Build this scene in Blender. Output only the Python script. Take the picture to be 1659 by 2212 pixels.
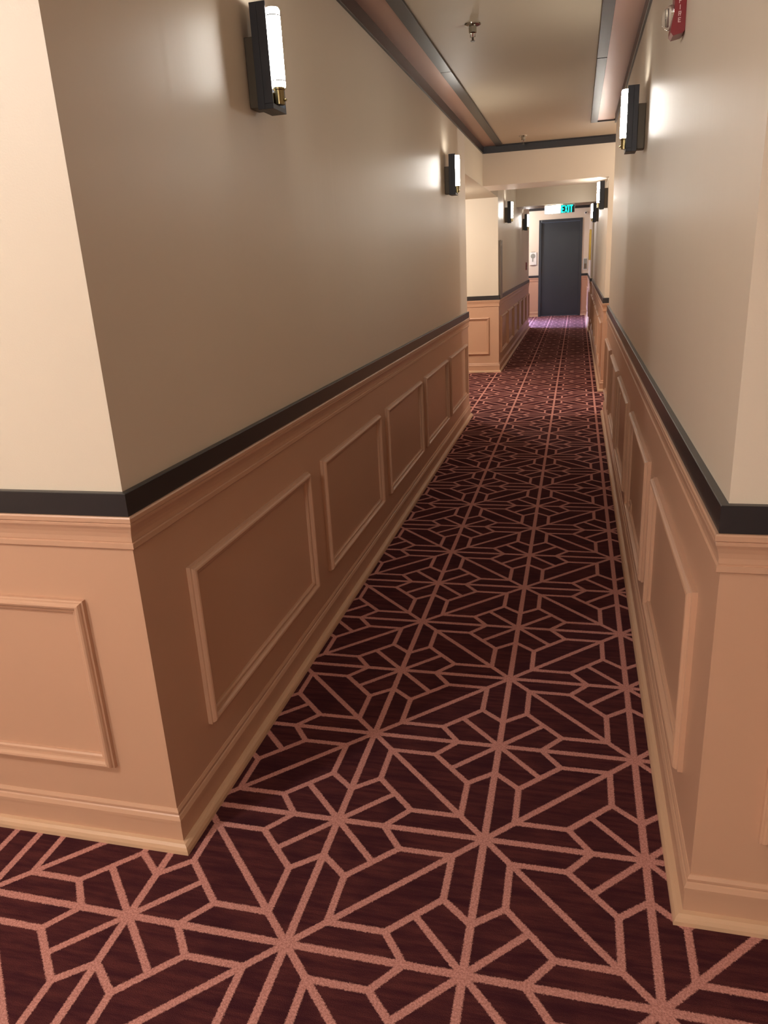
import bpy, bmesh, math
from mathutils import Vector, Matrix

for o in list(bpy.data.objects):
    bpy.data.objects.remove(o, do_unlink=True)
SC = bpy.context.scene
COL = SC.collection

# ------------------------------------------------------------------ camera
F_PX, IMG_W = 1604.58, 1659.0
YAW, PITCH, ROLL, CAM_H = -0.259345, 0.321064, -0.055260, 1.31564
cd = bpy.data.cameras.new('camera')
cd.sensor_fit = 'HORIZONTAL'; cd.sensor_width = 36.0; cd.lens = 36.0 * F_PX / IMG_W
cd.clip_start = 0.02; cd.clip_end = 100
cam = bpy.data.objects.new('camera', cd); COL.objects.link(cam)
fwd = Vector((math.sin(YAW)*math.cos(PITCH), math.cos(YAW)*math.cos(PITCH), -math.sin(PITCH)))
rt0 = Vector((math.cos(YAW), -math.sin(YAW), 0)); up0 = rt0.cross(fwd)
rt = math.cos(ROLL)*rt0 + math.sin(ROLL)*up0
up = -math.sin(ROLL)*rt0 + math.cos(ROLL)*up0
m = Matrix.Identity(4)
for i in range(3):
    m[i][0] = rt[i]; m[i][1] = up[i]; m[i][2] = -fwd[i]
m.translation = Vector((0, 0, CAM_H))
cam.matrix_world = m
SC.camera = cam

# ------------------------------------------------------------------ world, large lamps, exposure
SC.view_settings.view_transform = 'Standard'
SC.view_settings.look = 'None'
SC.view_settings.gamma = 1.0
SC.view_settings.use_curve_mapping = False
SC.view_settings.exposure = 0.14
w = bpy.data.worlds.new('world'); SC.world = w; w.use_nodes = True
w.node_tree.nodes['Background'].inputs[0].default_value = (0.60, 0.70, 1.0, 1)
w.node_tree.nodes['Background'].inputs[1].default_value = 0.3

WARM = (1.0, 0.94, 0.85)
NEUT = (1.0, 0.965, 0.945)
def area(name, loc, direction, size, power, color, size_y=None):
    l = bpy.data.lights.new(name, 'AREA'); l.energy = power; l.color = color
    l.shape = 'RECTANGLE' if size_y else 'DISK'
    l.size = size
    if size_y: l.size_y = size_y
    o = bpy.data.objects.new(name, l); COL.objects.link(o)
    o.location = loc
    o.rotation_euler = Vector(direction).to_track_quat('-Z', 'Y').to_euler()
    return o
# ceiling lamps of the lobby the picture is taken from, of the side passages, and daylight at the end bay's window
def globe(name, loc, radius, power, color):
    l = bpy.data.lights.new(name, 'POINT'); l.energy = power; l.color = color; l.shadow_soft_size = radius
    o = bpy.data.objects.new(name, l); COL.objects.link(o); o.location = loc
    return o
globe('lobby_lamp', (-1.90, -0.10, 2.12), 0.07, 57, NEUT)
globe('lobby_lamp', (-0.55, -2.20, 2.12), 0.08, 72, NEUT)
globe('side_passage_lamp', (-1.75, 7.9, 1.80), 0.06, 50, WARM)
globe('side_passage_lamp', (1.5, 7.15, 2.12), 0.07, 42, NEUT)
globe('end_bay_lamp', (-1.7, 17.0, 2.12), 0.07, 60, NEUT)
wd = area('window_daylight', (-3.12, 16.1, 1.75), (1, -0.05, -1.0), 1.1, 110, (0.32, 0.46, 1.0), 1.0)
wd.data.spread = math.radians(60)

# ------------------------------------------------------------------ dimensions (metres)
XL, XR = -0.897, 0.261          # corridor wall faces
YL, YR = 1.289, 1.304           # near ends of the corridor walls
YLE, YRE = 6.50, 6.62           # far ends of the near walls
YB = 7.735                      # cross beam face
YB2 = 8.32                      # back of the cross beam
YF = 9.20                       # facing wall of the left passage
YLE2 = 15.10                    # left wall end at the end bay
YJ = 14.0                       # jog in the right wall
XJ = 0.232
YE = 17.90                      # end wall
ZC, ZL = 2.32, 1.975            # ceiling, low ceiling
Y2A, Y2B, ZB2 = 11.9, 12.6, 2.015   # second beam
XLL, XRR, YN = -3.2, 2.8, -2.8  # lobby limits
T = 0.12

# ------------------------------------------------------------------ materials
def lin(r, g, b):
    f = lambda c: c/12.92 if c <= 0.04045 else ((c+0.055)/1.055)**2.4
    return (f(r/255), f(g/255), f(b/255), 1)

class NT:
    def __init__(s, name):
        s.m = bpy.data.materials.new(name); s.m.use_nodes = True
        s.t = s.m.node_tree; s.b = s.t.nodes['Principled BSDF']
    def n(s, kind, **kw):
        x = s.t.nodes.new(kind)
        for k, v in kw.items(): setattr(x, k, v)
        return x
    def l(s, a, b): s.t.links.new(a, b)
    def math(s, op, a, b=None, c=None):
        x = s.n('ShaderNodeMath', operation=op)
        for i, v in enumerate((a, b, c)):
            if v is None: continue
            if isinstance(v, (int, float)): x.inputs[i].default_value = v
            else: s.l(v, x.inputs[i])
        return x.outputs[0]
    def pos(s):
        return s.n('ShaderNodeNewGeometry').outputs['Position']
    def mapping(s, scale):
        mp = s.n('ShaderNodeMapping'); mp.inputs['Scale'].default_value = scale
        s.l(s.pos(), mp.inputs['Vector']); return mp.outputs[0]
    def noise(s, vec, scale, detail=2.0, rough=0.5):
        x = s.n('ShaderNodeTexNoise'); x.inputs['Scale'].default_value = scale
        x.inputs['Detail'].default_value = detail; x.inputs['Roughness'].default_value = rough
        if vec is not None: s.l(vec, x.inputs['Vector'])
        return x.outputs['Fac']
    def mix(s, fac, a, b):
        x = s.n('ShaderNodeMix', data_type='RGBA')
        if isinstance(fac, (int, float)): x.inputs[0].default_value = fac
        else: s.l(fac, x.inputs[0])
        for i, v in ((6, a), (7, b)):
            if isinstance(v, tuple): x.inputs[i].default_value = v
            else: s.l(v, x.inputs[i])
        return x.outputs[2]
    def ramp(s, fac, lo, hi):
        x = s.n('ShaderNodeMapRange'); x.interpolation_type = 'SMOOTHSTEP'
        s.l(fac, x.inputs[0]); x.inputs[1].default_value = lo; x.inputs[2].default_value = hi
        return x.outputs[0]
    def bump(s, h, strength, dist):
        x = s.n('ShaderNodeBump'); x.inputs['Strength'].default_value = strength
        x.inputs['Distance'].default_value = dist
        s.l(h, x.inputs['Height']); s.l(x.outputs[0], s.b.inputs['Normal'])

def paint(name, col, rough=0.5, var=0.05, bump=0.12, roller=0.0, spec=0.5, metal=0.0):
    k = NT(name)
    n1 = k.noise(k.pos(), 2.3, 3)
    dark = tuple(c*(1-var) for c in col[:3]) + (1,)
    lite = tuple(min(1, c*(1+var)) for c in col[:3]) + (1,)
    k.l(k.mix(n1, dark, lite), k.b.inputs['Base Color'])
    k.b.inputs['Roughness'].default_value = rough
    k.b.inputs['Specular IOR Level'].default_value = spec
    k.b.inputs['Metallic'].default_value = metal
    h = k.noise(k.pos(), 260, 3)
    if roller:
        st = k.noise(k.mapping((8, 8, 0.22)), 1.0, 3, 0.6)
        h = k.math('ADD', k.math('MULTIPLY', h, 0.25), k.math('MULTIPLY', st, roller))
    k.bump(h, bump, 0.002)
    return k.m

M = {}
M['wall'] = paint('cream_wall_paint', lin(224, 210, 191), 0.40, 0.02, 0.11, roller=7.0, spec=0.40)
M['front'] = paint('cream_lobby_wall_paint', lin(224, 210, 191), 0.5, 0.02, 0.12)
M['ceil'] = paint('ceiling_paint', lin(208, 194, 170), 0.55, 0.02, 0.08)
M['coral'] = paint('coral_tan_semigloss', lin(204, 162, 134), 0.40, 0.03, 0.06)
M['shoe'] = paint('shoe_molding_paint', lin(210, 172, 140), 0.42, 0.04, 0.06)
M['black'] = paint('black_trim_paint', lin(42, 40, 42), 0.34, 0.05, 0.05)
M['rose'] = paint('rose_copper_metallic', lin(186, 146, 128), 0.33, 0.04, 0.03, metal=0.4)
M['door'] = paint('slate_door_paint', lin(49, 54, 60), 0.30, 0.04, 0.05)
M['blk'] = paint('sconce_black_metal', lin(46, 48, 54), 0.38, 0.05, 0.03, metal=0.3)
M['bronze'] = paint('dark_bronze_metal', lin(82, 74, 62), 0.4, 0.05, 0.03, metal=0.5)
M['brass'] = paint('aged_brass', lin(150, 134, 96), 0.22, 0.05, 0.02, metal=1.0)
M['chrome'] = paint('chrome', lin(190, 188, 180), 0.12, 0.02, 0.0, metal=1.0)
M['red'] = paint('fire_red_plastic', lin(132, 24, 34), 0.3, 0.03, 0.02)
M['white'] = paint('white_plastic', lin(232, 230, 224), 0.45, 0.02, 0.02)
M['grey'] = paint('grey_print', lin(150, 152, 142), 0.6, 0.15, 0.02)
M['gold'] = paint('gilt_frame', lin(200, 168, 84), 0.28, 0.06, 0.05, metal=0.8)
M['art'] = paint('picture_print', lin(120, 104, 86), 0.6, 0.3, 0.02)
M['guard'] = paint('brushed_corner_guard', lin(136, 128, 120), 0.35, 0.03, 0.03, metal=0.3)
M['pink'] = paint('pale_red_print', lin(225, 190, 190), 0.5, 0.02, 0.0)
M['dark'] = paint('dark_slot', lin(30, 22, 20), 0.7, 0.02, 0.0)

def emit(name, col, strength):
    k = NT(name)
    k.b.inputs['Base Color'].default_value = (*col, 1)
    k.b.inputs['Emission Color'].default_value = (*col, 1)
    k.b.inputs['Emission Strength'].default_value = strength
    k.b.inputs['Roughness'].default_value = 0.3
    return k.m
M['tube'] = emit('lit_sconce_tube', (1.0, 0.945, 0.86), 70)
M['exitcyan'] = emit('exit_letter_glow', (0.0, 0.9, 0.78), 1.15)
M['exitwhite'] = emit('emergency_lamp_glow', (1.0, 0.98, 0.94), 6)
k = NT('clear_lens'); k.b.inputs['Base Color'].default_value = (0.95, 0.93, 0.9, 1)
k.b.inputs['Roughness'].default_value = 0.06; k.b.inputs['Transmission Weight'].default_value = 0.9
k.b.inputs['IOR'].default_value = 1.3; M['lens'] = k.m
k = NT('window_glass'); k.b.inputs['Base Color'].default_value = (0.95, 0.97, 1, 1)
k.b.inputs['Roughness'].default_value = 0.02; k.b.inputs['Transmission Weight'].default_value = 1.0
k.b.inputs['IOR'].default_value = 1.05; M['glass'] = k.m

# carpet: woven star lattice folded down to one eighth of its repeat
def carpet():
    k = NT('woven_star_carpet')
    A, P, Rr, Q = 0.366, 0.067, 0.172, 0.118
    sep = k.n('ShaderNodeSeparateXYZ'); k.l(k.pos(), sep.inputs[0])
    fz = k.n('ShaderNodeTexNoise'); fz.inputs['Scale'].default_value = 330; fz.inputs['Detail'].default_value = 2
    k.l(k.pos(), fz.inputs['Vector'])
    fs = k.n('ShaderNodeSeparateColor'); k.l(fz.outputs['Color'], fs.inputs[0])
    def coord(o, c, nz):
        x = k.math('SUBTRACT', o, c)
        x = k.math('ADD', x, k.math('MULTIPLY', k.math('SUBTRACT', nz, 0.5), 0.0075))
        return k.math('PINGPONG', x, A)
    u = coord(sep.outputs[0], -0.1782, fs.outputs[0])
    v = coord(sep.outputs[1], 1.0726, fs.outputs[1])
    flip = k.math('GREATER_THAN', k.math('ADD', u, v), A)
    def sel(f, a, b): return k.math('ADD', a, k.math('MULTIPLY', f, k.math('SUBTRACT', b, a)))
    u1 = sel(flip, u, k.math('SUBTRACT', A, v)); v1 = sel(flip, v, k.math('SUBTRACT', A, u))
    U = k.math('MAXIMUM', u1, v1); V = k.math('MINIMUM', u1, v1)
    S = k.math('ADD', U, V); R2 = 1/math.sqrt(2)
    HW = 0.0079
    mx = lambda a, b: k.math('MAXIMUM', a, b)
    mn = lambda a, b: k.math('MINIMUM', a, b)
    absn = lambda a: k.math('ABSOLUTE', a)
    d1 = k.math('SUBTRACT', V, 0.0008)
    def seg(ax, ay, bx, by):
        L2 = (bx-ax)**2 + (by-ay)**2
        px = k.math('SUBTRACT', U, ax); py = k.math('SUBTRACT', V, ay)
        t = k.math('ADD', k.math('MULTIPLY', px, (bx-ax)/L2), k.math('MULTIPLY', py, (by-ay)/L2))
        t = k.math('MINIMUM', k.math('MAXIMUM', t, 0.0), 1.0)
        qx = k.math('SUBTRACT', px, k.math('MULTIPLY', t, bx-ax)); qy = k.math('SUBTRACT', py, k.math('MULTIPLY', t, by-ay))
        return k.math('SQRT', k.math('ADD', k.math('MULTIPLY', qx, qx), k.math('MULTIPLY', qy, qy)))
    h2 = (P+Rr)/2
    d2 = seg(0, 0, h2, h2); d3 = seg(Rr, P, h2, h2); d4 = seg(Q, 0, Rr, P); d5 = seg(Rr, P, A-P, P)
    d6 = k.math('MULTIPLY', k.math('SUBTRACT', A, S), R2)
    d = mn(mn(mn(d1, d2), mn(d3, d4)), mn(d5, d6))
    mask = k.ramp(d, HW+0.0016, HW-0.0016)
    streak = k.noise(k.mapping((6, 60, 1)), 1.0, 4, 0.65)
    blot = k.noise(k.mapping((9, 9, 9)), 1.0, 3)
    pile = k.noise(k.pos(), 520, 2)
    bg = k.mix(k.ramp(streak, 0.3, 0.7), lin(64, 29, 37), lin(96, 50, 49))
    bg = k.mix(k.math('MULTIPLY', k.ramp(blot, 0.45, 0.7), 0.55), bg, lin(58, 27, 36))
    ln_c = k.mix(k.ramp(k.noise(k.pos(), 240, 3), 0.3, 0.7), lin(178, 121, 112), lin(214, 155, 146))
    bg = k.mix(k.math('MULTIPLY', k.ramp(pile, 0.35, 0.75), 0.5), bg, lin(50, 22, 28))
    k.l(k.mix(mask, bg, ln_c), k.b.inputs['Base Color'])
    k.b.inputs['Roughness'].default_value = 1.0
    k.b.inputs['Specular IOR Level'].default_value = 0.1
    h = k.math('ADD', k.math('MULTIPLY', pile, 1.0), k.math('MULTIPLY', mask, 0.5))
    k.bump(h, 0.6, 0.004)
    return k.m
M['carpet'] = carpet()

# ------------------------------------------------------------------ mesh helpers
def obj(name, verts, faces, mat, parent=None, smooth=False):
    me = bpy.data.meshes.new(name); me.from_pydata([tuple(v) for v in verts], [], faces); me.update()
    bm = bmesh.new(); bm.from_mesh(me); bmesh.ops.recalc_face_normals(bm, faces=bm.faces); bm.to_mesh(me); bm.free()
    me.materials.append(M[mat])
    if smooth:
        for p in me.polygons: p.use_smooth = True
    o = bpy.data.objects.new(name, me); COL.objects.link(o)
    if parent is not None: o.parent = parent
    return o
def link_bm(name, bm, mat, parent=None, smooth=False):
    me = bpy.data.meshes.new(name); bmesh.ops.recalc_face_normals(bm, faces=bm.faces); bm.to_mesh(me); bm.free()
    me.materials.append(M[mat])
    if smooth:
        for p in me.polygons: p.use_smooth = True
    o = bpy.data.objects.new(name, me); COL.objects.link(o)
    if parent is not None: o.parent = parent
    return o
def add_box(bm, a, b, bev=0.0):
    r = bmesh.ops.create_cube(bm, size=1.0)
    for v in r['verts']:
        v.co = Vector([(a[i]+b[i])/2 + v.co[i]*(b[i]-a[i]) for i in range(3)])
    if bev:
        es = list({e for v in r['verts'] for e in v.link_edges})
        bmesh.ops.bevel(bm, geom=es, offset=bev, segments=2, affect='EDGES', profile=0.5)
def box(name, a, b, mat, parent=None, bev=0.0):
    bm = bmesh.new(); add_box(bm, a, b, bev); return link_bm(name, bm, mat, parent)
def lathe(name, prof, mat, parent=None, axis='Z', at=(0, 0, 0), seg=24, smooth=True):
    vs, fs = [], []
    n = len(prof)
    for i in range(seg):
        a = 2*math.pi*i/seg
        for r, h in prof:
            p = (r*math.cos(a), r*math.sin(a), h)
            if axis == 'X': p = (h, p[0], p[1])
            elif axis == 'Y': p = (p[0], h, p[1])
            vs.append((p[0]+at[0], p[1]+at[1], p[2]+at[2]))
    for i in range(seg):
        j = (i+1) % seg
        for q in range(n-1):
            fs.append((i*n+q, j*n+q, j*n+q+1, i*n+q+1))
    fs.append([i*n for i in range(seg)]); fs.append([i*n+n-1 for i in range(seg)])
    o = obj(name, vs, fs, mat, parent, smooth)
    if smooth:
        for p in o.data.polygons:
            if len(p.vertices) > 4: p.use_smooth = False
        try: o.data.set_sharp_from_angle(angle=math.radians(40))
        except Exception: pass
    return o
def tag(o, label, cat, group=None, kind=None):
    o['label'] = label; o['category'] = cat
    if group: o['group'] = group
    if kind: o['kind'] = kind
    return o
def empty(name, loc):
    o = bpy.data.objects.new(name, None); COL.objects.link(o); o.location = loc
    o.empty_display_size = 0.05
    return o

# a straight length of moulding with mitred ends
def run(name, prof, A, B, nrm, mA, mB, mat, parent):
    A, B, N = Vector((*A, 0)), Vector((*B, 0)), Vector((*nrm, 0))
    D = (B-A).normalized(); vs = []
    for (d, z) in prof: vs.append(A + N*d - D*d*mA + Vector((0, 0, z)))
    for (d, z) in prof: vs.append(B + N*d + D*d*mB + Vector((0, 0, z)))
    n = len(prof); fs = [(i, (i+1) % n, n+(i+1) % n, n+i) for i in range(n)]
    fs += [list(range(n))[::-1], [n+i for i in range(n)]]
    return obj(name, vs, fs, mat, parent)
CHAIR = [(0, .775), (.010, .7755), (.0125, .778), (.0125, .789), (.0085, .7905), (.0095, .793), (.0097, .803), (.0115, .813),
         (.0145, .822), (.018, .829), (.0185, .834), (.0165, .8355), (.020, .838), (.0205, .847), (.0185, .850), (0, .850)]
BAND = [(0, .850), (.0135, .850), (.0145, .8515), (.0145, .8985), (.0130, .900), (0, .900)]
BASE = [(0, 0), (.014, 0), (.014, .072), (.0165, .074), (.0165, .083), (.0125, .092), (.0095, .0945), (.0105, .097), (.0105, .102), (.0065, .109), (0, .111)]
SHOE = [(.014, 0), (.0335, 0), (.0325, .009), (.029, .017), (.023, .0225), (.014, .0245)]
CROWN = [(0, 2.256), (.010, 2.256), (.012, 2.258), (.012, ZC-.0005), (0, ZC-.0005)]

# rectangular applied panel moulding on a wall: rectangle s0..s1 along the wall, z0..z1
PM = [(0, 0), (0, .0105), (.0035, .0120), (.0045, .0165), (.0075, .0205), (.0115, .0220), (.0160, .0205), (.0195, .0150), (.0210, .0085),
      (.0225, .0075), (.0240, .0100), (.0290, .0095), (.0325, .0060), (.033, 0)]
def panel(A, D, N, s0, s1, z0, z1, parent):
    A, D, N = Vector((*A, 0)), Vector((*D, 0)), Vector((*N, 0)); vs, fs = [], []
    for (wd, d) in PM:
        for (s, z) in ((s0+wd, z0+wd), (s1-wd, z0+wd), (s1-wd, z1-wd), (s0+wd, z1-wd)):
            vs.append(A + D*s + N*(d+.0045) + Vector((0, 0, z)))
    n = len(PM)
    for i in range(n-1):
        for c in range(4):
            e = (c+1) % 4
            fs.append((i*4+c, i*4+e, (i+1)*4+e, (i+1)*4+c))
    for c in range(4):
        e = (c+1) % 4
        fs.append((c, (n-1)*4+c, (n-1)*4+e, e))
    return obj('panel_molding', vs, fs, 'coral', parent)

# a wall: slab behind the face line A->B, thin painted wainscot, rails, applied panels; baseboard as structure of its own
def wall(name, A, B, nrm, label, z1=ZC, mA=0, mB=0, panels=(), mat='wall', base=None, base_label='', dress=True, pz=(.213, .650), z0=0):
    A, B = Vector(A), Vector(B); N = Vector(nrm); D = (B-A).normalized(); L = (B-A).length
    a = A - N*T; b = B - N*T
    # the slab is set back 45 degrees at outside corners so neighbouring slabs meet without overlapping
    a = a + D*T*max(mA, 0) ; b = b - D*T*max(mB, 0)
    vs = [(*A, z0), (*B, z0), (*b, z0), (*a, z0), (*A, z1), (*B, z1), (*b, z1), (*a, z1)]
    fs = [(0, 1, 5, 4), (1, 2, 6, 5), (2, 3, 7, 6), (3, 0, 4, 7), (0, 3, 2, 1), (4, 5, 6, 7)]
    o = obj(name, vs, fs, mat); tag(o, label, 'wall', kind='structure')
    if not dress: return o
    run('wainscot', [(0, .0), (.0045, .0), (.0045, .780), (0, .780)], A, B, nrm, mA, mB, 'coral', o)
    run('chair_rail', CHAIR, A, B, nrm, mA, mB, 'coral', o)
    run('black_rail_band', BAND, A, B, nrm, mA, mB, 'black', o)
    for (s0, s1) in panels: panel(A, D, N, s0, s1, pz[0], pz[1], o)
    if base:
        q = run(base, BASE, A, B, nrm, mA, mB, 'coral', None); tag(q, base_label, 'baseboard', kind='structure')
        run('shoe_molding', SHOE, A, B, nrm, mA, mB, 'shoe', q)
    return o

# ------------------------------------------------------------------ structure
flo = obj('floor', [(XLL-T, YN-T, 0), (XRR+T, YN-T, 0), (XRR+T, YE+T, 0), (XLL-T, YE+T, 0),
                    (XLL-T, YN-T, -.1), (XRR+T, YN-T, -.1), (XRR+T, YE+T, -.1), (XLL-T, YE+T, -.1)],
          [(0, 1, 2, 3), (7, 6, 5, 4), (0, 4, 5, 1), (1, 5, 6, 2), (2, 6, 7, 3), (3, 7, 4, 0)], 'carpet')
tag(flo, 'burgundy carpet with pink woven star lattice running down the hallway', 'carpet', kind='structure')

ceil = box('ceiling', (XLL-T, YN-T, ZC), (XRR+T, YE+T, ZC+.1), 'ceil')
tag(ceil, 'cream hallway ceiling edged with black boards and rose metallic strips', 'ceiling', kind='structure')

wl = wall('wall_left', (XL, YL), (XL, YLE), (1, 0), 'long cream left hallway wall above coral panelled wainscot', mA=1, mB=1,
     panels=[(y0-YL, y1-YL) for y0, y1 in ((1.480, 2.338), (2.490, 3.340), (3.480, 4.350), (4.480, 5.325), (5.440, 6.335))],
     base='baseboard_left', base_label='coral baseboard along the long left hallway wall')
wr = wall('wall_right', (XR, YRE), (XR, YR), (-1, 0), 'long cream right hallway wall above coral panelled wainscot', mA=1, mB=1,
     panels=[(YRE-y1, YRE-y0) for y0, y1 in ((1.486, 2.338), (2.525, 3.385), (3.595, 4.420), (4.610, 5.410), (5.640, 6.480))],
     base='baseboard_right', base_label='coral baseboard along the long right hallway wall')
wall('wall_front_left', (XLL, YL), (XL, YL), (0, -1), 'bright cream wall facing the lobby at the left edge', mA=-1, mB=1, mat='front',
     panels=[(-1.890-XLL, -1.034-XLL), (-2.90-XLL, -2.04-XLL)], base='baseboard_front_left', base_label='coral baseboard of the lobby wall at the left edge')
wall('wall_front_right', (XR, YR), (XRR, YR), (0, -1), 'cream wall facing the lobby at the right edge', mA=1, mB=-1, mat='front',
     panels=[(.372-XR, 1.23-XR), (1.38-XR, 2.24-XR)], base='baseboard_front_right', base_label='coral baseboard of the lobby wall at the right edge')
# lobby walls behind the camera
wall('wall_lobby_left', (XLL, YN), (XLL, YL), (1, 0), 'cream side wall of the lobby on the left', mat='front', mA=-1, mB=-1, dress=False)
wall('wall_lobby_right', (XRR, YR), (XRR, YN), (-1, 0), 'cream side wall of the lobby on the right', mat='front', dress=False)
wall('wall_lobby_back', (XRR, YN), (XLL, YN), (0, 1), 'cream back wall of the lobby', mat='front', dress=False)
# left side passage
wall('wall_passage_left_near', (XL, YLE), (XLL, YLE), (0, 1), 'near wall of the left side passage', mat='front', mA=1, mB=-1,
     base='baseboard_passage_left_near', base_label='coral baseboard on the near wall of the left passage')
wall('wall_passage_left_end', (XLL, YLE), (XLL, YF), (1, 0), 'end wall of the left side passage', mat='front', dress=False)
wall('wall_passage_left_far', (XLL, YF), (XL, YF), (0, -1), 'bright cream wall of the left passage facing the camera beyond the long wall', mat='front', mA=-1, mB=1,
     panels=[(-1.86-XLL, -1.005-XLL), (-2.87-XLL, -2.01-XLL)], base='baseboard_passage_left_far', base_label='coral baseboard of the facing wall in the left passage')
lowc = box('ceiling_passage', (XLL, YLE-.0, ZL), (XL, YF, ZC), 'ceil')
tag(lowc, 'low cream ceiling over the left side passage', 'ceiling', kind='structure')
# cross beam and wall pier at the right opening
wall('wall_pier_right', (XR, YB), (XRR, YB), (0, -1), 'narrow pale wall end facing the camera past the right wall', mat='front', mA=1, mB=-1,
     base='baseboard_pier_right', base_label='coral baseboard of the narrow right wall end', z1=ZC)
bm = bmesh.new(); add_box(bm, (XL, YB, ZL), (XR, YB2, ZC))
beam = link_bm('wall_header', bm, 'front'); tag(beam, 'cream cross beam spanning the hallway below the ceiling', 'beam', kind='structure')
run('crown_board', CROWN, (XL, YB), (XRR, YB), (0, -1), -1, 0, 'black', beam)
wall('wall_passage_right_near', (XRR, YRE), (XR, YRE), (0, 1), 'near wall of the right side passage', mat='front', mA=-1, mB=1,
     base='baseboard_passage_right_near', base_label='coral baseboard on the near wall of the right passage')
wall('wall_passage_right_end', (XRR, YB), (XRR, YRE), (-1, 0), 'end wall of the right side passage', mat='front', dress=False)
# far stretch
wall('wall_far_left', (XL, YF), (XL, YLE2), (1, 0), 'far left hallway wall beyond the side passage', mA=1, mB=1,
     panels=[(y-YF, y+.84-YF) for y in (9.40, 10.36, 11.32, 12.28, 13.24, 14.18)], base='baseboard_far_left', base_label='coral baseboard of the far left hallway wall')
wall('wall_far_right', (XR, YJ), (XR, YB), (-1, 0), 'far right hallway wall beyond the pier', mA=-1, mB=1,
     panels=[(YJ-y-.84, YJ-y) for y in (7.95, 8.95, 9.95, 10.95, 11.95, 12.95)], base='baseboard_far_right', base_label='coral baseboard of the far right hallway wall')
wall('wall_jog', (XJ, YJ), (XR, YJ), (0, -1), 'thin pale strip where the far right wall steps inward', mat='front', mA=1, mB=-1,
     base='baseboard_jog', base_label='coral baseboard of the thin step in the right wall')
wall('wall_end_right', (XJ, YE), (XJ, YJ), (-1, 0), 'last right wall beside the end door', mA=-1, mB=1,
     panels=[(YE-15.5, YE-14.5), (YE-17.5, YE-16.2)], base='baseboard_end_right', base_label='coral baseboard of the last right wall beside the end door')
wall('wall_bay_near', (XL, YLE2), (XLL, YLE2), (0, 1), 'near wall of the daylit bay at the end', mat='front', mA=1, mB=-1, dress=False)
DX0, DX1, DZ = -0.845, 0.088, 2.062
wall('wall_end', (XLL, YE), (DX0, YE), (0, -1), 'cream end wall left of the dark door', mat='front', mA=-1, mB=0,
     base='baseboard_end', base_label='coral baseboard of the end wall left of the door')
wall('wall_end_door_side', (DX1, YE), (XJ, YE), (0, -1), 'narrow cream end wall right of the dark door', mat='front', mA=0, mB=-1,
     base='baseboard_end_door_side', base_label='coral baseboard of the end wall right of the door')
wall('wall_end_above_door', (DX0, YE), (DX1, YE), (0, -1), 'cream end wall above the dark door', mat='front', dress=False, z0=DZ)
# bay side wall with a window opening
WY0, WY1, WZ0, WZ1 = 15.5, 16.8, .75, 2.05
bm = bmesh.new()
add_box(bm, (XLL-T, YLE2, 0), (XLL, WY0, ZC)); add_box(bm, (XLL-T, WY1, 0), (XLL, YE, ZC))
add_box(bm, (XLL-T, WY0, 0), (XLL, WY1, WZ0)); add_box(bm, (XLL-T, WY0, WZ1), (XLL, WY1, ZC))
tag(link_bm('wall_bay', bm, 'front'), 'window wall of the daylit bay at the end', 'wall', kind='structure')
bm = bmesh.new()
for a, b in (((WY0, WZ0), (WY0+.05, WZ1)), ((WY1-.05, WZ0), (WY1, WZ1)), ((WY0+.05, WZ0), (WY1-.05, WZ0+.05)), ((WY0+.05, WZ1-.05), (WY1-.05, WZ1))):
    add_box(bm, (XLL-.09, a[0], a[1]), (XLL-.03, b[0], b[1]))
win = link_bm('window_1', bm, 'white'); tag(win, 'white framed window lighting the bay at the hallway end', 'window', kind='structure')
box('window_pane', (XLL-.064, WY0+.05, WZ0+.05), (XLL-.058, WY1-.05, WZ1-.05), 'glass', win)
# second beam
b2 = box('wall_header_far', (XL, Y2A, ZB2), (XR, Y2B, ZC), 'front'); tag(b2, 'far cream cross beam behind the exit sign', 'beam', kind='structure')

# ceiling trims (children of the ceiling)
def cboard(name, x0, x1, y0, y1, t, mat): return box(name, (x0, y0, ZC-t), (x1, y1, ZC), mat, ceil, .0015 if t > .006 else 0)
cboard('black_ceiling_board', -.768, -.706, YL, 4.636, .012, 'black'); cboard('black_ceiling_board', -.768, -.706, 4.641, YB-.012, .012, 'black')
cboard('black_ceiling_board', .072, .1255, YR, 4.722, .012, 'black'); cboard('black_ceiling_board', .072, .1255, 4.734, 6.88, .012, 'black')
cboard('black_ceiling_board', .1255, XR, 6.855, 6.88, .012, 'black')
cboard('rose_metallic_strip', XL+.012, -.768, YL, YB-.012, .004, 'rose')
cboard('rose_metallic_strip', .1255, XR-.012, YR, 6.855, .004, 'rose')
cboard('black_ceiling_board', -.706, XRR, YB-.034, YB-.012, .008, 'black')
run('crown_board', CROWN, (XL, YL), (XL, YB), (1, 0), 0, -1, 'black', ceil)
run('crown_board', CROWN, (XR, YRE), (XR, YR), (-1, 0), 0, 0, 'black', ceil)
run('crown_board', CROWN, (XLL, YE), (XJ, YE), (0, -1), 0, -1, 'black', ceil)
run('crown_board', CROWN, (XL, Y2B), (XL, YLE2), (1, 0), 0, 0, 'black', ceil)
run('crown_board', CROWN, (XJ, YE), (XJ, YJ), (-1, 0), -1, 0, 'black', ceil)

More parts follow.
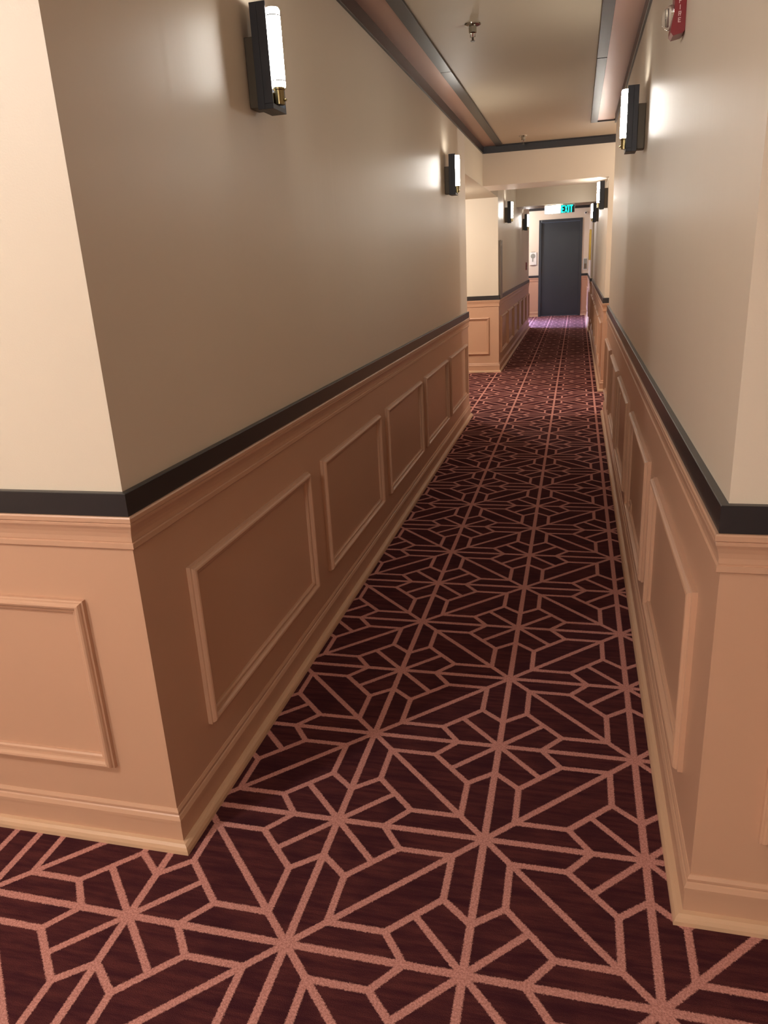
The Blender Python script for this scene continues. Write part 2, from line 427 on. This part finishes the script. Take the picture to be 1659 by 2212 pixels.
# end door
dz = DZ
bm = bmesh.new()
add_box(bm, (DX0, YE-.02, 0), (DX0+.055, YE+.10, dz), .003); add_box(bm, (DX1-.055, YE-.02, 0), (DX1, YE+.10, dz), .003)
add_box(bm, (DX0+.055, YE-.02, dz-.055), (DX1-.055, YE+.10, dz), .003)
d1 = link_bm('door_1', bm, 'door'); tag(d1, 'dark slate metal door and frame closing the end of the hallway', 'door', kind='structure')
box('door_leaf', (DX0+.055, YE+.035, .008), (DX1-.055, YE+.08, dz-.06), 'door', d1, .002)
for z in (.25, 1.0, 1.72): lathe('hinge', [(.007, -.05), (.009, -.048), (.009, .048), (.007, .05)], 'bronze', d1, at=(DX0+.058, YE+.027, z), seg=10)

# ------------------------------------------------------------------ wall sconces
def sconce(x, y, side, label, z0=1.728, H=.252):
    """side=+1 on a left wall (projects +x), -1 on a right wall; y is the near face of the body"""
    r = empty('wall_sconce', (x, y+.05, z0)); tag(r, label, 'wall lamp', 'tube sconces along the hallway')
    def bx(name, d0, d1, ya, yb, za, zb, mat, bev=0.0, parent=r):
        xs = sorted((side*d0, side*d1)); return box(name, (xs[0], ya, za), (xs[1], yb, zb), mat, parent, bev)
    bx('mounting_box', .0005, .032, -.030, .030, .008, .182, 'bronze', .002)
    # body: an upright black channel, open to the front, closed by a foot block
    bm = bmesh.new()
    def pb(d0, d1, ya, yb, za, zb):
        xs = sorted((side*d0, side*d1)); add_box(bm, (xs[0], ya, za), (xs[1], yb, zb), .0008)
    pb(.032, .052, -.050, .050, 0, H); pb(.052, .077, -.050, -.045, .0135, H); pb(.052, .077, .045, .050, .0135, H); pb(.052, .077, -.050, .050, 0, .0135)
    link_bm('body', bm, 'blk', r)
    cx, cy, R = side*.0805, -.006, .0200
    t = lathe('glass_tube', [(.004, .0575), (R-.0015, .058), (R, .061), (R, H-.014), (R-.003, H-.008), (.004, H-.007)], 'tube', r, at=(cx, cy, 0), seg=32)
    for z in (.0725, H-.027): lathe('tube_ring', [(R-.001, z-.0013), (R+.0013, z-.0013), (R+.0013, z+.0013), (R-.001, z+.0013)], 'bronze', t, at=(cx, cy, 0), seg=32)
    s = lathe('socket', [(.006, .014), (.0145, .015), (.0145, .050), (.0165, .052), (.0165, .0572), (.004, .0572)], 'brass', r, at=(cx, cy, 0), seg=24)
    bx('socket_bracket', .0521, .068, -.020, .008, .018, .045, 'brass', .001, s)
    lathe('thumb_screw', [(.002, .0145), (.0035, .015), (.0035, .020), (.002, .021)], 'brass', s, axis='X', at=(cx if side > 0 else cx-.0355, cy, .026), seg=10)
    return r
sconce(XL, 2.150, 1, 'large black tube sconce nearest the camera on the left wall', 1.738, .255)
sconce(XL, 5.470, 1, 'black tube sconce at the far end of the long left wall', 1.744, .256)
sconce(XR, 3.625, -1, 'black tube sconce on the long right wall below the fire alarm', 1.716, .250)
sconce(XR, 7.860, -1, 'nearer of the two small sconces on the far right wall', 1.708, .246)
sconce(XR, 11.30, -1, 'farther small sconce on the far right wall beside the exit sign', 1.716, .246)
sconce(XL, 10.05, 1, 'nearer small sconce on the far left wall past the passage')
sconce(XL, 13.30, 1, 'farthest small sconce on the far left wall near the end door')

# ------------------------------------------------------------------ sprinklers
def sprinkler(x, y, label):
    r = empty('sprinkler', (x, y, ZC)); tag(r, label, 'sprinkler', 'ceiling sprinklers')
    lathe('escutcheon', [(.004, -.0005), (.037, -.0005), (.036, -.004), (.024, -.009), (.004, -.010)], 'chrome', r, seg=28)
    lathe('body', [(.004, -.010), (.0175, -.010), (.0175, -.034), (.012, -.037), (.004, -.037)], 'chrome', r, seg=20)
    bm = bmesh.new()
    for s in (-1, 1): add_box(bm, (s*.0105-.002, -.002, -.050), (s*.0105+.002, .002, -.036))
    add_box(bm, (-.0125, -.002, -.052), (.0125, .002, -.049))
    link_bm('frame_arms', bm, 'chrome', r)
    lathe('bulb', [(.001, -.0375), (.0022, -.039), (.0022, -.049), (.001, -.050)], 'red', r, seg=10)
    lathe('stem', [(.002, -.052), (.0045, -.052), (.0045, -.066), (.002, -.066)], 'bronze', r, seg=12)
    lathe('deflector', [(.002, -.066), (.0105, -.066), (.0105, -.068), (.002, -.068)], 'bronze', r, seg=16)
sprinkler(-.487, 3.86, 'chrome pendant sprinkler in the middle of the near ceiling')
sprinkler(-.490, 7.30, 'small chrome sprinkler on the ceiling just before the cross beam')

# ------------------------------------------------------------------ fire alarm strobes
def bar_letters(spec, h, wd, st):
    """strokes on a wd x h grid -> list of (x0,z0,x1,z1) bars"""
    out = {'F': [(0, 0, st, h), (st, h-st, wd, h), (st, h*.45, wd*.8, h*.45+st)],
           'I': [(wd/2-st/2, 0, wd/2+st/2, h)],
           'R': [(0, 0, st, h), (st, h-st, wd, h), (st, h*.45, wd, h*.45+st), (wd-st, h*.45+st, wd, h-st), (wd*.6, 0, wd*.6+st, h*.45)],
           'E': [(0, 0, st, h), (st, h-st, wd, h), (st, h/2-st/2, wd*.85, h/2+st/2), (st, 0, wd, st)],
           'T': [(0, h-st, wd, h), (wd/2-st/2, 0, wd/2+st/2, h-st)]}
    return out[spec]
def alarm(y, z0, label):
    r = empty('fire_alarm_strobe', (XR, y, z0)); tag(r, label, 'fire alarm', 'red fire alarm strobes on the right wall')
    vs = []; pr = [(-.0005, .006), (-.006, 0), (-.030, -.004), (-.036, .004), (-.036, .015), (-.030, .050), (-.030, .142), (-.026, .147), (-.0005, .147)]
    for yy in (0, .062):
        for d, z in pr: vs.append((d, yy, z))
    n = len(pr); fs = [(i, (i+1) % n, n+(i+1) % n, n+i) for i in range(n)] + [list(range(n)), [n+i for i in range(n)]]
    obj('housing', vs, fs, 'red', r)
    lathe('strobe_lens', [(.004, -.0305), (.030, -.0305), (.030, -.036), (.027, -.046), (.018, -.056), (.004, -.059)], 'lens', r, axis='X', at=(0, .031, .045), seg=28)
    lathe('flash_tube', [(.002, .027), (.004, .028), (.004, .062), (.002, .063)], 'chrome', r, at=(-.042, .031, 0), seg=10)
    # FIRE stacked down the near side
    for i, c in enumerate('FIRE'):
        bm = bmesh.new()
        for (x0, q0, x1, q1) in bar_letters(c, .0112, .0068, .0017):
            zt = .0805 - i*.0147
            add_box(bm, (-.0195+x0, -.0006, zt-.0112+q0), (-.0195+x1, .0001, zt-.0112+q1))
        link_bm('letter', bm, 'pink', r)
    return r
alarm(2.415, 1.860, 'red fire alarm strobe at the top right edge of the picture')
alarm(4.580, 1.868, 'fire alarm strobe half hidden behind the right wall sconce')

# ------------------------------------------------------------------ exit sign with emergency lamp under the far beam
ex = empty('exit_sign', (-.275, 11.95, 1.895)); tag(ex, 'glowing cyan exit sign with a white emergency lamp under the far beam', 'exit sign')
box('housing', (-.215, .01, -.006), (.215, .045, .112), 'white', ex, .003)
box('emergency_lamp', (-.208, -.016, .002), (.012, .0099, .100), 'exitwhite', ex, .008)
box('test_button', (-.11, -.004, -.016), (-.096, .008, -.0062), 'white', ex, .001)
box('letter_panel', (.016, .006, .0), (.212, .0099, .104), 'dark', ex, .001)
x = .024
for c, wd in (('E', .040), ('X', .046), ('I', .016), ('T', .044)):
    bm = bmesh.new()
    if c == 'X':
        for s in (-1, 1):
            h, st = .098, .017
            vsx = [(-s*wd/2-st/2, 0), (-s*wd/2+st/2, 0), (s*wd/2+st/2, h), (s*wd/2-st/2, h)]
            lo = [bm.verts.new((x+wd/2+q[0]*.75, -.002 - (.0004 if s > 0 else 0), q[1]+.002)) for q in vsx]
            hi = [bm.verts.new((x+wd/2+q[0]*.75, .0095, q[1]+.002)) for q in vsx]
            for i in range(4): bm.faces.new((lo[i], lo[(i+1) % 4], hi[(i+1) % 4], hi[i]))
            bm.faces.new(lo); bm.faces.new(hi)
    else:
        for (x0, q0, x1, q1) in bar_letters(c, .098, wd, .016):
            add_box(bm, (x+x0, -.002, q0+.002), (x+x1, .0095, q1+.002))
    link_bm('letter', bm, 'exitcyan', ex)
    x += wd + .006
box('ceiling_bracket', (-.05, .02, .112), (.05, .035, .1205), 'white', ex)

# ------------------------------------------------------------------ small wall things
ol = empty('wall_outlet', (XR-.0045, 3.23, .165)); tag(ol, 'coral painted power outlet low on the right wall inside a panel', 'outlet')
box('cover_plate', (-.006, -.036, 0), (-.0002, .036, .118), 'coral', ol, .0015)
for z in (.032, .086):
    rc = box('receptacle', (-.0085, -.017, z-.016), (-.0058, .017, z+.016), 'coral', ol, .001)
    for dy in (-.006, .006): box('slot', (-.0088, dy-.001, z-.005), (-.0084, dy+.001, z+.006), 'dark', rc)
lathe('screw', [(.0005, -.0072), (.0022, -.0070), (.0026, -.0058), (.0005, -.0057)], 'bronze', ol, axis='X', at=(0, 0, .059), seg=10)

pf = empty('pull_station', (XL, 14.25, 1.09)); tag(pf, 'small red fire pull station on the far left wall', 'fire alarm')
box('backbox', (.0003, -.05, 0), (.018, .05, .13), 'red', pf, .003)
box('pull_handle', (.0185, -.035, .03), (.030, .035, .055), 'white', pf, .002)

sg = empty('wall_sign', (-.965, YE, 1.13)); tag(sg, 'pale sign plate with a grey symbol left of the end door', 'sign')
box('plate', (-.075, -.02, 0), (.075, -.0005, .27), 'white', sg, .004)
lathe('grey_symbol', [(.002, -.0205), (.052, -.0205), (.052, -.022), (.002, -.022)], 'grey', sg, axis='Y', at=(-.004, 0, .19), seg=24)
box('grey_stem', (-.022, -.0218, .07), (.004, -.0205, .14), 'grey', sg)
for z in (-.006, .272): box('shadow_strip', (-.045, -.022, z), (.045, -.001, z+.005), 'bronze', sg, .001)  # dark strips standing in for the shadows at the plate's top and bottom

nt = empty('notice_board', (.168, YE, .975)); tag(nt, 'narrow grey framed notice on the wall right of the end door', 'notice')
box('frame', (-.045, -.012, 0), (.045, -.0005, .245), 'white', nt, .002)
box('print', (-.036, -.0135, .012), (.036, -.0121, .233), 'grey', nt)
box('dark_picture', (-.026, -.0145, .03), (.026, -.0136, .13), 'art', nt)

pc = empty('picture_frame', (XJ, 15.0, 1.20)); tag(pc, 'gilt picture frame seen edge on along the right wall by the door', 'picture')
bm = bmesh.new()
for a, b in (((-.30, 0), (-.255, .52)), ((.255, 0), (.30, .52)), ((-.255, 0), (.255, .045)), ((-.255, .475), (.255, .52))):
    add_box(bm, (-.034, a[0], a[1]), (-.0005, b[0], b[1]), .004)
link_bm('gilt_molding', bm, 'gold', pc)
box('artwork', (-.02, -.2549, .0451), (-.012, .2549, .4749), 'art', pc)

cg = empty('wall_cabinet', (XL, YF+.15, .862)); tag(cg, 'slim grey metal cabinet at the near corner of the far left wall', 'cabinet')
box('cabinet_body', (.0150, -.10, 0), (.026, .10, .655), 'guard', cg, .0015)
box('cabinet_back', (.0002, -.095, .042), (.0150, .095, .650), 'guard', cg)
for z in (.640, .595): box('latch', (.0261, -.09, z-.007), (.031, -.03, z+.007), 'chrome', cg, .001)

sm = empty('smoke_detector', (-.86, 17.2, ZC)); tag(sm, 'round white smoke detector on the ceiling before the end door', 'smoke detector')
lathe('base', [(.004, -.0005), (.065, -.0005), (.065, -.016), (.004, -.016)], 'white', sm, seg=28)
lathe('cover', [(.004, -.016), (.058, -.016), (.052, -.034), (.030, -.046), (.004, -.048)], 'white', sm, seg=28)

sc = empty('security_camera', (.160, YE, 2.16)); tag(sc, 'small security camera on the end wall above right of the door', 'camera')
lathe('mount', [(.003, -.0005), (.028, -.0005), (.028, -.012), (.012, -.020), (.012, -.045), (.003, -.045)], 'white', sc, axis='Y', seg=20)
h = lathe('head', [(.003, -.045), (.024, -.048), (.028, -.06), (.028, -.11), (.022, -.118), (.003, -.118)], 'white', sc, axis='Y', at=(-.012, 0, -.012), seg=20)
lathe('camera_lens', [(.002, -.1182), (.016, -.1182), (.016, -.122), (.002, -.122)], 'dark', h, axis='Y', at=(-.012, 0, -.012), seg=18)
